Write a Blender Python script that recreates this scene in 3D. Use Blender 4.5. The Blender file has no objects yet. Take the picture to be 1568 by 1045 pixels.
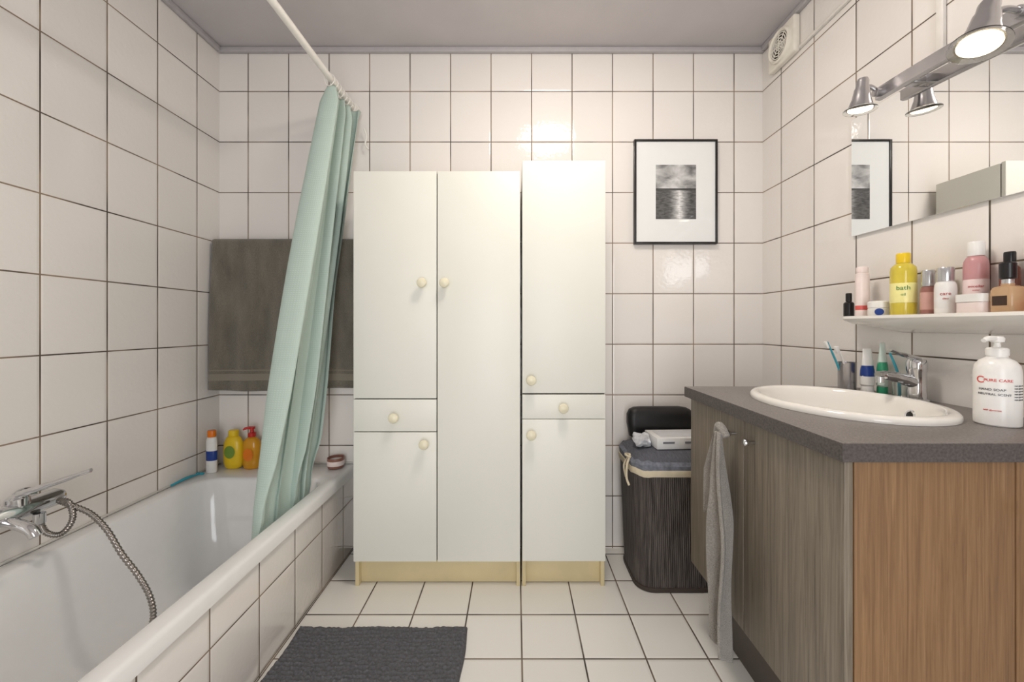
import bpy, bmesh, math, random
from mathutils import Vector, Matrix, noise
random.seed(4)
scene = bpy.context.scene
try:
    scene.view_settings.view_transform = 'Standard'
    scene.view_settings.look = 'None'
    scene.view_settings.exposure = 0.0
except Exception:
    pass

# ------------------------------------------------------------------ materials
def s2l(c):
    return tuple(((x/255)/12.92 if x/255 <= 0.04045 else ((x/255+0.055)/1.055)**2.4) for x in c) + (1.0,)

def newmat(name):
    m = bpy.data.materials.new(name); m.use_nodes = True
    nt = m.node_tree
    return m, nt, nt.nodes['Principled BSDF']

def mat(name, col, rough=.5, metal=0.0, var=.04, nscale=30, bump=0.0, bscale=300, trans=0.0, emis=0.0, ior=1.45, stretch=(1,1,1), coat=0.0, alpha=1.0):
    m, nt, b = newmat(name)
    N, L = nt.nodes, nt.links
    c = s2l(col)
    tc = N.new('ShaderNodeTexCoord'); mp = N.new('ShaderNodeMapping'); mp.inputs['Scale'].default_value = stretch
    L.new(tc.outputs['Object'], mp.inputs['Vector'])
    nz = N.new('ShaderNodeTexNoise'); nz.inputs['Scale'].default_value = nscale; nz.inputs['Detail'].default_value = 4
    L.new(mp.outputs[0], nz.inputs['Vector'])
    rp = N.new('ShaderNodeValToRGB')
    rp.color_ramp.elements[0].position = .3; rp.color_ramp.elements[1].position = .7
    rp.color_ramp.elements[0].color = tuple(max(0, x*(1-var)) for x in c[:3]) + (1,)
    rp.color_ramp.elements[1].color = tuple(min(1, x*(1+var)) for x in c[:3]) + (1,)
    L.new(nz.outputs['Fac'], rp.inputs['Fac']); L.new(rp.outputs[0], b.inputs['Base Color'])
    b.inputs['Roughness'].default_value = rough; b.inputs['Metallic'].default_value = metal
    b.inputs['Transmission Weight'].default_value = trans; b.inputs['IOR'].default_value = ior
    b.inputs['Coat Weight'].default_value = coat; b.inputs['Alpha'].default_value = alpha
    if emis > 0:
        b.inputs['Emission Color'].default_value = c; b.inputs['Emission Strength'].default_value = emis
    if bump > 0:
        n2 = N.new('ShaderNodeTexNoise'); n2.inputs['Scale'].default_value = bscale; n2.inputs['Detail'].default_value = 3
        L.new(mp.outputs[0], n2.inputs['Vector'])
        bp = N.new('ShaderNodeBump'); bp.inputs['Strength'].default_value = bump; bp.inputs['Distance'].default_value = .002
        L.new(n2.outputs['Fac'], bp.inputs['Height']); L.new(bp.outputs[0], b.inputs['Normal'])
    return m

def tile_mat(name, au, u0, pu, av, v0, pv, col, grout, gw=.0042, rough=.06, wav=.3):
    m, nt, b = newmat(name); N, L = nt.nodes, nt.links
    def mth(op, a, c=None, d=None):
        n = N.new('ShaderNodeMath'); n.operation = op
        for i, x in enumerate((a, c, d)):
            if x is None: continue
            if isinstance(x, (int, float)): n.inputs[i].default_value = x
            else: L.new(x, n.inputs[i])
        return n.outputs[0]
    g = N.new('ShaderNodeNewGeometry'); sp = N.new('ShaderNodeSeparateXYZ'); L.new(g.outputs['Position'], sp.inputs[0])
    def ax(a, o, p):
        t = mth('DIVIDE', mth('SUBTRACT', sp.outputs[a], o), p)
        fl = mth('FLOOR', t); fr = mth('SUBTRACT', t, fl)
        return fl, mth('MULTIPLY', mth('MINIMUM', fr, mth('SUBTRACT', 1.0, fr)), p)
    fu, du = ax(au, u0, pu); fv, dv = ax(av, v0, pv)
    d = mth('MINIMUM', du, dv)
    mr = N.new('ShaderNodeMapRange'); mr.interpolation_type = 'SMOOTHSTEP'
    L.new(d, mr.inputs['Value']); mr.inputs['From Min'].default_value = gw*.35; mr.inputs['From Max'].default_value = gw*.75
    cb = N.new('ShaderNodeCombineXYZ'); L.new(fu, cb.inputs[0]); L.new(fv, cb.inputs[1])
    wn = N.new('ShaderNodeTexWhiteNoise'); wn.noise_dimensions = '3D'; L.new(cb.outputs[0], wn.inputs['Vector'])
    tv = N.new('ShaderNodeMix'); tv.data_type = 'RGBA'
    c = s2l(col)
    tv.inputs[6].default_value = tuple(x*.955 for x in c[:3])+(1,); tv.inputs[7].default_value = tuple(min(1, x*1.02) for x in c[:3])+(1,)
    L.new(wn.outputs['Value'], tv.inputs[0])
    # grout discolouration
    gn = N.new('ShaderNodeTexNoise'); gn.inputs['Scale'].default_value = 5; L.new(g.outputs['Position'], gn.inputs['Vector'])
    gm = N.new('ShaderNodeMix'); gm.data_type = 'RGBA'; gc = s2l(grout)
    gm.inputs[6].default_value = tuple(x*.4 for x in gc[:3])+(1,); gm.inputs[7].default_value = tuple(min(1, x*2.3) for x in gc[:3])+(1,)
    gr = N.new('ShaderNodeMapRange'); gr.inputs['From Min'].default_value = .38; gr.inputs['From Max'].default_value = .62
    L.new(gn.outputs['Fac'], gr.inputs['Value']); L.new(gr.outputs[0], gm.inputs[0])
    mx = N.new('ShaderNodeMix'); mx.data_type = 'RGBA'
    L.new(mr.outputs[0], mx.inputs[0]); L.new(gm.outputs[2], mx.inputs[6]); L.new(tv.outputs[2], mx.inputs[7])
    L.new(mx.outputs[2], b.inputs['Base Color'])
    rr = N.new('ShaderNodeMapRange'); L.new(mr.outputs[0], rr.inputs['Value']); rr.inputs['To Min'].default_value = .8; rr.inputs['To Max'].default_value = rough
    L.new(rr.outputs[0], b.inputs['Roughness'])
    # bump : pillowed tile edge + glaze waviness
    e = N.new('ShaderNodeMapRange'); e.interpolation_type = 'SMOOTHSTEP'; L.new(d, e.inputs['Value'])
    e.inputs['From Min'].default_value = gw*.3; e.inputs['From Max'].default_value = gw*2.2
    b1 = N.new('ShaderNodeBump'); b1.inputs['Strength'].default_value = .6; b1.inputs['Distance'].default_value = .0015
    L.new(e.outputs[0], b1.inputs['Height'])
    wz = N.new('ShaderNodeTexNoise'); wz.inputs['Scale'].default_value = 60; wz.inputs['Detail'].default_value = 2
    L.new(g.outputs['Position'], wz.inputs['Vector'])
    b2 = N.new('ShaderNodeBump'); b2.inputs['Strength'].default_value = wav; b2.inputs['Distance'].default_value = .002
    L.new(wz.outputs['Fac'], b2.inputs['Height']); L.new(b1.outputs[0], b2.inputs['Normal'])
    L.new(b2.outputs[0], b.inputs['Normal'])
    return m

def wood_mat(name, dark, mid, light, scale=(90, 90, 2.2), rough=.5):
    m, nt, b = newmat(name); N, L = nt.nodes, nt.links
    tc = N.new('ShaderNodeTexCoord'); mp = N.new('ShaderNodeMapping'); mp.inputs['Scale'].default_value = scale
    L.new(tc.outputs['Object'], mp.inputs['Vector'])
    n1 = N.new('ShaderNodeTexNoise'); n1.inputs['Scale'].default_value = 1.6; n1.inputs['Detail'].default_value = 6; n1.inputs['Roughness'].default_value = .7
    n1.inputs['Distortion'].default_value = .6
    L.new(mp.outputs[0], n1.inputs['Vector'])
    rp = N.new('ShaderNodeValToRGB'); e = rp.color_ramp.elements
    e[0].position = .33; e[0].color = s2l(dark); e[1].position = .68; e[1].color = s2l(light)
    k = e.new(.5); k.color = s2l(mid)
    L.new(n1.outputs['Fac'], rp.inputs['Fac']); L.new(rp.outputs[0], b.inputs['Base Color'])
    b.inputs['Roughness'].default_value = rough
    bp = N.new('ShaderNodeBump'); bp.inputs['Strength'].default_value = .25; bp.inputs['Distance'].default_value = .001
    L.new(n1.outputs['Fac'], bp.inputs['Height']); L.new(bp.outputs[0], b.inputs['Normal'])
    return m

# ------------------------------------------------------------------ geometry builder
class B:
    def __init__(s, name):
        s.name = name; s.bm = bmesh.new(); s.mats = []
    def mi(s, m):
        if m not in s.mats: s.mats.append(m)
        return s.mats.index(m)
    def merge(s, t, m, smooth=True, M=None):
        if M is not None: bmesh.ops.transform(t, matrix=M, verts=t.verts)
        bmesh.ops.recalc_face_normals(t, faces=t.faces)
        i = s.mi(m)
        for f in t.faces: f.material_index = i; f.smooth = smooth
        me = bpy.data.meshes.new('tmp'); t.to_mesh(me); t.free()
        s.bm.from_mesh(me); bpy.data.meshes.remove(me)
    def box(s, c, d, m, bev=.002, rot=None, seg=2):
        t = bmesh.new(); bmesh.ops.create_cube(t, size=1)
        bmesh.ops.scale(t, vec=d, verts=t.verts)
        bev = min(bev, min(d)*.45)
        if bev > 0: bmesh.ops.bevel(t, geom=t.edges[:], offset=bev, segments=seg, affect='EDGES', profile=.5)
        M = Matrix.Translation(c)
        if rot is not None: M = M @ rot
        s.merge(t, m, True, M)
    def bx(s, x0, x1, y0, y1, z0, z1, m, bev=.002, seg=2):
        s.box(((x0+x1)/2, (y0+y1)/2, (z0+z1)/2), (x1-x0, y1-y0, z1-z0), m, bev, None, seg)
    def rings(s, rings, m, cap0=True, cap1=True, M=None, closed=True):
        t = bmesh.new(); R = [[t.verts.new(p) for p in r] for r in rings]
        for a, b_ in zip(R, R[1:]):
            n = len(a)
            for i in range(n if closed else n-1):
                j = (i+1) % n
                t.faces.new((a[i], a[j], b_[j], b_[i]))
        if cap0: t.faces.new(R[0])
        if cap1: t.faces.new(R[-1])
        s.merge(t, m, True, M)
    def lathe(s, prof, m, at=(0,0,0), rot=None, sx=1, sy=1, seg=32, cap=True):
        rg = []
        for r, z in prof:
            r = max(r, 1e-5)
            rg.append([(r*sx*math.cos(2*math.pi*i/seg), r*sy*math.sin(2*math.pi*i/seg), z) for i in range(seg)])
        M = Matrix.Translation(at)
        if rot is not None: M = M @ rot
        s.rings(rg, m, cap, cap, M)
    def cyl(s, at, r, h, m, rot=None, bev=.001, seg=28):
        bev = min(bev, r*.4, h*.4)
        s.lathe([(r-bev, 0), (r, bev), (r, h-bev), (r-bev, h)], m, at, rot, seg=seg)
    def tube(s, pts, r, m, seg=12, smooth_n=0, flat=1.0):
        P = [Vector(p) for p in pts]
        if smooth_n: P = catmull(P, smooth_n)
        n = len(P); rs = r if isinstance(r, list) else [r]*n
        if len(rs) != n: rs = [rs[min(len(rs)-1, int(i*len(rs)/n))] for i in range(n)]
        tang = [(P[min(i+1, n-1)]-P[max(i-1, 0)]).normalized() for i in range(n)]
        up = Vector((0, 0, 1)) if abs(tang[0].z) < .9 else Vector((1, 0, 0))
        u = tang[0].cross(up).normalized(); rg = []
        for i in range(n):
            u = (u - tang[i]*u.dot(tang[i])).normalized(); v = tang[i].cross(u)
            rg.append([P[i] + (u*math.cos(a)*rs[i] + v*math.sin(a)*rs[i]*flat) for a in [2*math.pi*k/seg for k in range(seg)]])
        s.rings(rg, m)
    def grid(s, f, nu, nv, m):
        t = bmesh.new()
        V = [[t.verts.new(f(i/nu, j/nv)) for i in range(nu+1)] for j in range(nv+1)]
        for j in range(nv):
            for i in range(nu): t.faces.new((V[j][i], V[j][i+1], V[j+1][i+1], V[j+1][i]))
        i = s.mi(m)
        for fc in t.faces: fc.material_index = i; fc.smooth = True
        me = bpy.data.meshes.new('tmp'); t.to_mesh(me); t.free(); s.bm.from_mesh(me); bpy.data.meshes.remove(me)
    def done(s, parent=None, ang=38):
        bm = s.bm
        for e in bm.edges:
            if len(e.link_faces) == 2:
                try: e.smooth = e.calc_face_angle() < math.radians(ang)
                except Exception: pass
        me = bpy.data.meshes.new(s.name); bm.to_mesh(me); bm.free()
        for m in s.mats: me.materials.append(m)
        o = bpy.data.objects.new(s.name, me); scene.collection.objects.link(o)
        if parent: o.parent = parent
        return o

def catmull(P, k):
    out = []
    for i in range(len(P)-1):
        a = P[max(i-1, 0)]; b = P[i]; c = P[i+1]; d = P[min(i+2, len(P)-1)]
        for j in range(k):
            t = j/k
            out.append(.5*((2*b)+(c-a)*t+(2*a-5*b+4*c-d)*t*t+(3*b-a-3*c+d)*t**3))
    out.append(P[-1]); return out

def rrect(cx, cy, w, d, r, z, seg=6):
    r = min(r, w/2-.0001, d/2-.0001); pts = []
    for qx, qy, a0 in ((1, 1, 0), (-1, 1, 90), (-1, -1, 180), (1, -1, 270)):
        for k in range(seg+1):
            a = math.radians(a0+90*k/seg)
            pts.append((cx+qx*(w/2-r)+r*math.cos(a), cy+qy*(d/2-r)+r*math.sin(a), z))
    return pts
RX = lambda a: Matrix.Rotation(math.radians(a), 4, 'X')
RY = lambda a: Matrix.Rotation(math.radians(a), 4, 'Y')
RZ = lambda a: Matrix.Rotation(math.radians(a), 4, 'Z')

# ------------------------------------------------------------------ room constants (metres)
XL, XR, YB, YR, ZC = -1.4645, 1.219, 1.955, -1.35, 2.468
CAMZ = 1.10
TILE = (236, 231, 226); GR = (98, 84, 70)
m_back = tile_mat('glazed_tile_back', 0, -1.3226, .2, 2, .008, .25, TILE, GR)
m_side = tile_mat('glazed_tile_side', 1, 1.818, .2, 2, .008, .25, TILE, GR)
m_panel = tile_mat('glazed_tile_panel', 1, 1.834, .2, 2, .008, .245, TILE, GR)
m_floor = tile_mat('floor_tile', 0, .02, .205, 1, 1.705, .2, (236, 234, 228), (84, 72, 62), gw=.005, rough=.16, wav=.05)
m_ceil = mat('ceiling_paint', (196, 191, 192), .5, var=.03, nscale=6, bump=.15, bscale=60)
m_trim = mat('grey_trim_paint', (180, 176, 178), .5)

def simple(name, x0, x1, y0, y1, z0, z1, m, bev=0):
    b = B(name); b.bx(x0, x1, y0, y1, z0, z1, m, bev); return b.done()
simple('floor', XL-.1, XR+.1, YR-.1, YB+.1, -.1, 0, m_floor)
simple('ceiling', XL-.1, XR+.1, YR-.1, YB+.1, ZC, ZC+.1, m_ceil)
simple('wall_back', XL-.1, XR+.1, YB, YB+.1, 0, ZC, m_back)
simple('wall_left', XL-.1, XL, YR-.1, YB, 0, ZC, m_side)
simple('wall_right', XR, XR+.1, YR-.1, YB, 0, ZC, m_side)
DX0, DX1 = -.45, .50
b = B('wall_rear')
b.bx(XL, DX0, YR-.1, YR, 0, ZC, m_back, 0)
b.bx(DX1, XR, YR-.1, YR, 0, ZC, m_back, 0)
b.bx(DX0, DX1, YR-.1, YR, 2.05, ZC, m_back, 0)
b.done()
m_white = mat('white_lacquer', (236, 234, 228), .35, var=.02)
b = B('trim_4')
b.bx(DX0, DX0+.03, YR-.11, YR+.012, 0, 2.05, m_white); b.bx(DX1-.03, DX1, YR-.11, YR+.012, 0, 2.05, m_white)
b.bx(DX0+.03, DX1-.03, YR-.11, YR+.012, 2.02, 2.05, m_white); b.done()
for nm, a in (('trim_1', (XL, XR, YB-.022, YB, ZC-.026, ZC)), ('trim_2', (XL, XL+.022, YR, YB-.022, ZC-.026, ZC)), ('trim_3', (XR-.022, XR, YR, YB-.022, ZC-.026, ZC))):
    b = B(nm); b.bx(*a, m_trim, .006, 3)
    b.done()

# ------------------------------------------------------------------ bathtub
m_tub = mat('white_enamel', (238, 238, 237), .12, var=.01, coat=.3)
m_sil = mat('silicone', (215, 212, 205), .4)
b = B('bathtub')
def trr(x0, x1, y0, y1, r, z): return rrect((x0+x1)/2, (y0+y1)/2, x1-x0, y1-y0, r, z, 10)
x0, x1, y0, y1 = XL+.002, -.785, .25, YB-.002
ix0, ix1, iy0, iy1 = -1.405, -.835, .36, 1.775
R = [trr(x0, x1, y0, y1, .012, .374), trr(x0, x1, y0, y1, .012, .408), trr(x0+.003, x1-.004, y0+.003, y1-.003, .014, .416),
     trr(x0+.01, x1-.012, y0+.01, y1-.01, .02, .42), trr(ix0, ix1, iy0, iy1, .10, .42), trr(ix0+.006, ix1-.006, iy0+.006, iy1-.006, .10, .417),
     trr(ix0+.012, ix1-.012, iy0+.012, iy1-.012, .10, .408), trr(ix0+.03, ix1-.03, iy0+.06, iy1-.035, .11, .25), trr(ix0+.05, ix1-.05, iy0+.12, iy1-.06, .13, .14),
     trr(ix0+.08, ix1-.08, iy0+.18, iy1-.10, .13, .085), trr(ix0+.12, ix1-.12, iy0+.24, iy1-.15, .11, .06), trr(ix0+.2, ix1-.2, iy0+.4, iy1-.35, .05, .055)]
b.rings(R, m_tub, cap0=False)
b.bx(XL+.0015, XL+.007, .25, YB-.002, .419, .427, m_sil, .002)
b.bx(XL+.0015, -.79, YB-.007, YB-.0015, .419, .427, m_sil, .002)
tub = b.done()
b = B('tiled_side_panel'); b.bx(-.822, -.80, .25, YB-.002, .001, .373, m_panel, .001)
b.bx(XL+.002, -.822, .25, .272, .001, .373, m_panel, .001); b.done(tub)

# bath mixer with hose
m_chrome = mat('chrome', (214, 215, 217), .07, 1.0, var=.01)
m_hose = mat('steel_hose', (150, 145, 140), .28, 1.0, var=.1, nscale=4)
b = B('bath_mixer_tap')
for yy in (1.02, 1.17):
    b.cyl((XL+.001, yy, .585), .034, .012, m_chrome, RY(90), .003)
    b.cyl((XL+.008, yy, .585), .016, .06, m_chrome, RY(90))
b.tube([(-1.385, .985, .585), (-1.385, 1.0, .585), (-1.385, 1.19, .585), (-1.385, 1.205, .585)], [.018, .026, .026, .018], m_chrome, 24)
b.cyl((-1.385, 1.10, .595), .024, .032, m_chrome, None, .006)
b.tube([(-1.385, 1.10, .628), (-1.36, 1.12, .636), (-1.325, 1.15, .648), (-1.272, 1.185, .667)], [.020, .018, .016, .013], m_chrome, 14, 6, flat=.45)
b.tube([(-1.385, 1.06, .575), (-1.34, 1.06, .568), (-1.30, 1.06, .553), (-1.285, 1.06, .535)], .014, m_chrome, 16, 5)
b.cyl((-1.36, 1.13, .535), .013, .03, m_chrome)
hp = [(-1.36, 1.13, .54), (-1.345, 1.135, .505), (-1.32, 1.15, .495), (-1.305, 1.165, .53), (-1.32, 1.17, .575), (-1.345, 1.165, .585), (-1.32, 1.17, .57), (-1.28, 1.19, .535), (-1.24, 1.20, .48), (-1.19, 1.195, .41),
      (-1.13, 1.185, .35), (-1.085, 1.175, .29), (-1.065, 1.16, .235), (-1.075, 1.13, .20), (-1.10, 1.07, .15), (-1.11, 1.0, .095), (-1.11, .93, .085)]
P = catmull([Vector(p) for p in hp], 26)
b.tube(P, [.0082 if i % 4 < 2 else .0066 for i in range(len(P))], m_hose, 12)
b.tube([(-1.11, .94, .085), (-1.11, .86, .09), (-1.11, .78, .10), (-1.11, .75, .105)], [.009, .012, .014, .016], m_chrome, 16, 4)
b.lathe([(.0, -.012), (.03, -.012), (.036, 0), (.02, .012), (0, .014)], m_chrome, (-1.11, .73, .1), RX(60))
b.done()

# ------------------------------------------------------------------ curtain + rod
b = B('shower_curtain_rod')
m_rod = mat('white_rod', (240, 237, 230), .3)
b.tube([(-.80, YR+.004, 2.167), (-.80, 0, 2.167), (-.80, YB-.004, 2.167)], .0135, m_rod, 20)
b.cyl((-.80, YB-.014, 2.167), .03, .012, m_rod, RX(-90)); b.cyl((-.80, YR+.002, 2.167), .03, .012, m_rod, RX(-90))
b.done()

def curtain_mat():
    m, nt, bs = newmat('mint_waffle_fabric'); N, L = nt.nodes, nt.links
    bs.inputs['Roughness'].default_value = .75
    uv = N.new('ShaderNodeUVMap'); v = N.new('ShaderNodeTexVoronoi'); v.distance = 'CHEBYCHEV'; v.inputs['Randomness'].default_value = 0
    mp = N.new('ShaderNodeMapping'); mp.inputs['Scale'].default_value = (170, 230, 1)
    L.new(uv.outputs[0], mp.inputs[0]); L.new(mp.outputs[0], v.inputs['Vector']); v.inputs['Scale'].default_value = 1
    bp = N.new('ShaderNodeBump'); bp.inputs['Strength'].default_value = .6; bp.inputs['Distance'].default_value = .002
    L.new(v.outputs['Distance'], bp.inputs['Height']); L.new(bp.outputs[0], bs.inputs['Normal'])
    rp = N.new('ShaderNodeValToRGB'); rp.color_ramp.elements[0].color = s2l((203, 220, 211)); rp.color_ramp.elements[1].color = s2l((178, 200, 190))
    L.new(v.outputs['Distance'], rp.inputs[0]); L.new(rp.outputs[0], bs.inputs['Base Color'])
    tr = N.new('ShaderNodeBsdfTranslucent'); tr.inputs['Color'].default_value = s2l((190, 210, 200))
    ms = N.new('ShaderNodeMixShader'); ms.inputs[0].default_value = .10
    out = N['Material Output']; L.new(bs.outputs[0], ms.inputs[1]); L.new(tr.outputs[0], ms.inputs[2]); L.new(ms.outputs[0], out.inputs['Surface'])
    return m
m_curt = curtain_mat()
NF = 4.5
def sstep(a, b_, t):
    t = min(1, max(0, (t-a)/(b_-a))); return t*t*(3-2*t)
def cur(u, v):
    z = 2.135 - v*1.80
    s = v**.85
    yn = 1.70 + (1.345-1.70)*s; yf = 1.925 + (1.735-1.925)*v**.8
    xc = -.80 - .088*min(1, v/.93)**1.2
    A = .044 + .016*math.sin(v*3.1) - .022*max(0, v-.72)/.28
    if v < .04: A *= .55 + .45*v/.04
    ph = 2*math.pi*NF*u + 1.0*math.sin(2.0*v+u*3) + .9*math.sin(8*u+.6*v)
    amp = A*(.68+.32*math.sin(11*u+1+v))
    x = xc + amp*math.sin(ph) + .008*math.sin(2*ph+3*v)*min(1, v*3)
    y = yn + (yf-yn)*u + .018*math.cos(ph)*(1+.6*v)
    if u > .8 and v < .45: x += .06*(u-.8)/.2*(1-v/.45)
    y = min(y, YB-.012 if z > 1.56 else 1.860)
    k = 1 - sstep(.425, .62, z)
    if k > 0:      # stay inside the tub opening
        lim = .072 - .20*max(0, .42-z)
        dx = x+.94; dy = y-1.66
        if dx > 0 and dy > 0:
            L_ = math.hypot(dx, dy)
            if L_ > lim: dx *= lim/L_; dy *= lim/L_
        dx = min(dx, lim); dy = min(dy, lim)
        x = x*(1-k) + (-.94+dx)*k; y = y*(1-k) + (1.66+dy)*k
    return (x, y, z)
emp = bpy.data.objects.new('shower_curtain', None); scene.collection.objects.link(emp)
NU, NV = 260, 140
verts = [cur(i/NU, j/NV) for j in range(NV+1) for i in range(NU+1)]
faces = [(j*(NU+1)+i, j*(NU+1)+i+1, (j+1)*(NU+1)+i+1, (j+1)*(NU+1)+i) for j in range(NV) for i in range(NU)]
me = bpy.data.meshes.new('fabric'); me.from_pydata(verts, [], faces)
uvl = me.uv_layers.new(name='UVMap')
for p in me.polygons:
    p.use_smooth = True
    for li in p.loop_indices:
        vi = me.loops[li].vertex_index; uvl.data[li].uv = ((vi % (NU+1))/NU, (vi//(NU+1))/NV)
me.materials.append(m_curt)
o = bpy.data.objects.new('fabric', me); scene.collection.objects.link(o); o.parent = emp
sm = o.modifiers.new('thick', 'SOLIDIFY'); sm.thickness = .0015
b = B('rings')
for k in range(8):
    yy = 1.70+k*.031
    b.tube([(-.80+.022*math.sin(a), yy+.004*math.sin(a*2), 2.158+.026*math.cos(a)) for a in [2*math.pi*i/20 for i in range(21)]], .0022, m_rod, 8)
b.tube([(-.74, 1.93, 2.06), (-.728, 1.93, 2.02), (-.735, 1.93, 1.985), (-.72, 1.93, 1.96)], .004, m_rod, 8, 5)
b.done(emp)

# ------------------------------------------------------------------ bath towel on rail
def towel_mat(name, col, bands=None, axis=2):
    m, nt, bs = newmat(name); N, L = nt.nodes, nt.links
    g = N.new('ShaderNodeNewGeometry'); c = s2l(col)
    n = N.new('ShaderNodeTexNoise'); n.inputs['Scale'].default_value = 350; n.inputs['Detail'].default_value = 3; L.new(g.outputs['Position'], n.inputs['Vector'])
    n2 = N.new('ShaderNodeTexNoise'); n2.inputs['Scale'].default_value = 9; n2.inputs['Detail'].default_value = 4
    mp = N.new('ShaderNodeMapping'); mp.inputs['Scale'].default_value = (2, 1, .6); L.new(g.outputs['Position'], mp.inputs[0]); L.new(mp.outputs[0], n2.inputs['Vector'])
    ad = N.new('ShaderNodeMath'); ad.operation = 'ADD'; L.new(n.outputs[0], ad.inputs[0]); L.new(n2.outputs[0], ad.inputs[1])
    h = N.new('ShaderNodeMapRange'); L.new(ad.outputs[0], h.inputs['Value']); h.inputs['From Min'].default_value = .7; h.inputs['From Max'].default_value = 1.3
    mx = N.new('ShaderNodeMix'); mx.data_type = 'RGBA'; L.new(h.outputs[0], mx.inputs[0])
    mx.inputs[6].default_value = tuple(x*.65 for x in c[:3])+(1,); mx.inputs[7].default_value = tuple(x*1.4 for x in c[:3])+(1,)
    last = mx.outputs[2]
    if bands:
        sp = N.new('ShaderNodeSeparateXYZ'); L.new(g.outputs['Position'], sp.inputs[0])
        for (z0, z1, k) in bands:
            a = N.new('ShaderNodeMath'); a.operation = 'COMPARE'; L.new(sp.outputs[2], a.inputs[0]); a.inputs[1].default_value = (z0+z1)/2; a.inputs[2].default_value = (z1-z0)/2
            mm = N.new('ShaderNodeMix'); mm.data_type = 'RGBA'; L.new(a.outputs[0], mm.inputs[0]); L.new(last, mm.inputs[6])
            mm.inputs[7].default_value = tuple(min(1, x*k) for x in c[:3])+(1,); last = mm.outputs[2]
    L.new(last, bs.inputs['Base Color']); bs.inputs['Roughness'].default_value = .95
    bs.inputs['Sheen Weight'].default_value = .3
    bp = N.new('ShaderNodeBump'); bp.inputs['Strength'].default_value = .9; bp.inputs['Distance'].default_value = .004
    L.new(n.outputs[0], bp.inputs['Height']); L.new(bp.outputs[0], bs.inputs['Normal'])
    return m
m_tw = towel_mat('olive_grey_terry', (112, 106, 94), [(.838, .870, 1.6), (.884, .890, 1.45)])
b = B('towel_rail')
b.tube([(-1.457, 1.905, 1.495), (-1.1, 1.905, 1.495), (-.715, 1.905, 1.495)], .009, m_chrome, 14)
for xx in (-1.456, -.72):
    b.tube([(xx, 1.905, 1.495), (xx, 1.952, 1.495)], .007, m_chrome, 12); b.cyl((xx+(.012 if xx < -1 else 0), 1.946, 1.495), .018, .008, m_chrome, RX(-90))
b.done()
b = B('bath_towel')
def tw(u, v):
    x = -1.447 + .70*u
    Lf = .70; Lb = .55; s = v*(Lf+Lb+.06)
    if s < Lb: y = 1.924; z = 1.495-Lb+s
    elif s < Lb+.06:
        a = math.pi*(s-Lb)/.06; y = 1.905+.019*math.cos(a); z = 1.495+.019*math.sin(a)
    else:
        d = s-Lb-.06; k = min(1, d*2.5)
        y = 1.888 - .002*d - (.007*math.sin(u*11+1) + .006*math.sin(u*27+d*2))*k; z = 1.495-d - .008*math.sin(u*5)
    x += -.012*math.sin((1.5-z)*3)*(1-u)
    return (max(x, XL+.008), y, z)
b.grid(tw, 90, 110, m_tw); o = b.done(); s_ = o.modifiers.new('t', 'SOLIDIFY'); s_.thickness = .007; s_.offset = 0

# ------------------------------------------------------------------ tall cabinets
m_cab = mat('white_laminate', (231, 231, 222), .38, var=.012, nscale=3)
m_gap = mat('dark_gap', (50, 44, 38), .8)
m_pl = mat('yellowed_plinth', (216, 200, 158), .5, var=.06, nscale=8)
m_knob = mat('cream_knob', (232, 226, 200), .3)
FY = 1.65
def knob(b, x, z, y=FY):
    b.lathe([(.010, 0), (.009, .010), (.012, .014), (.0185, .019), (.021, .026), (.018, .033), (.009, .037), (0, .038)], m_knob, (x, y, z), RX(90), seg=28)
b = B('double_tall_cabinet')
b.bx(-.678, .018, FY+.019, YB-.03, .112, 1.742, m_cab, .001)
b.bx(-.676, .016, FY+.015, FY+.021, .114, 1.74, m_gap, 0)
for x0, x1 in ((-.678, -.662), (.002, .018)):
    b.bx(x0, x1, FY+.02, YB-.03, .0, .13, m_pl, .001)
b.bx(-.662, .002, FY+.045, FY+.061, .002, .115, m_pl, .001)
def door(b, x0, x1, z0, z1): b.bx(x0, x1, FY, FY+.016, z0, z1, m_cab, .0022, 3)
door(b, -.678, -.3315, .796, 1.745); door(b, -.678, -.3315, .658, .7915); door(b, -.678, -.3315, .114, .6545)
door(b, -.3275, .0175, .114, 1.745)
for x, z in ((-.387, 1.277), (-.294, 1.277), (-.504, .7185), (-.379, .6095)): knob(b, x, z)
b.done()
b = B('tall_cabinet')
b.bx(.026, .374, FY+.019, YB-.03, .112, 1.786, m_cab, .001)
b.bx(.028, .372, FY+.015, FY+.021, .114, 1.783, m_gap, 0)
for x0, x1 in ((.026, .042), (.358, .374)): b.bx(x0, x1, FY+.02, YB-.03, .0, .13, m_pl, .001)
b.bx(.042, .358, FY+.045, FY+.061, .002, .115, m_pl, .001)
door(b, .0265, .374, .818, 1.789); door(b, .0265, .374, .7105, .812); door(b, .0265, .374, .116, .7085)
for x, z in ((.063, .874), (.196, .759), (.063, .648)): knob(b, x, z)
b.done()

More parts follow.
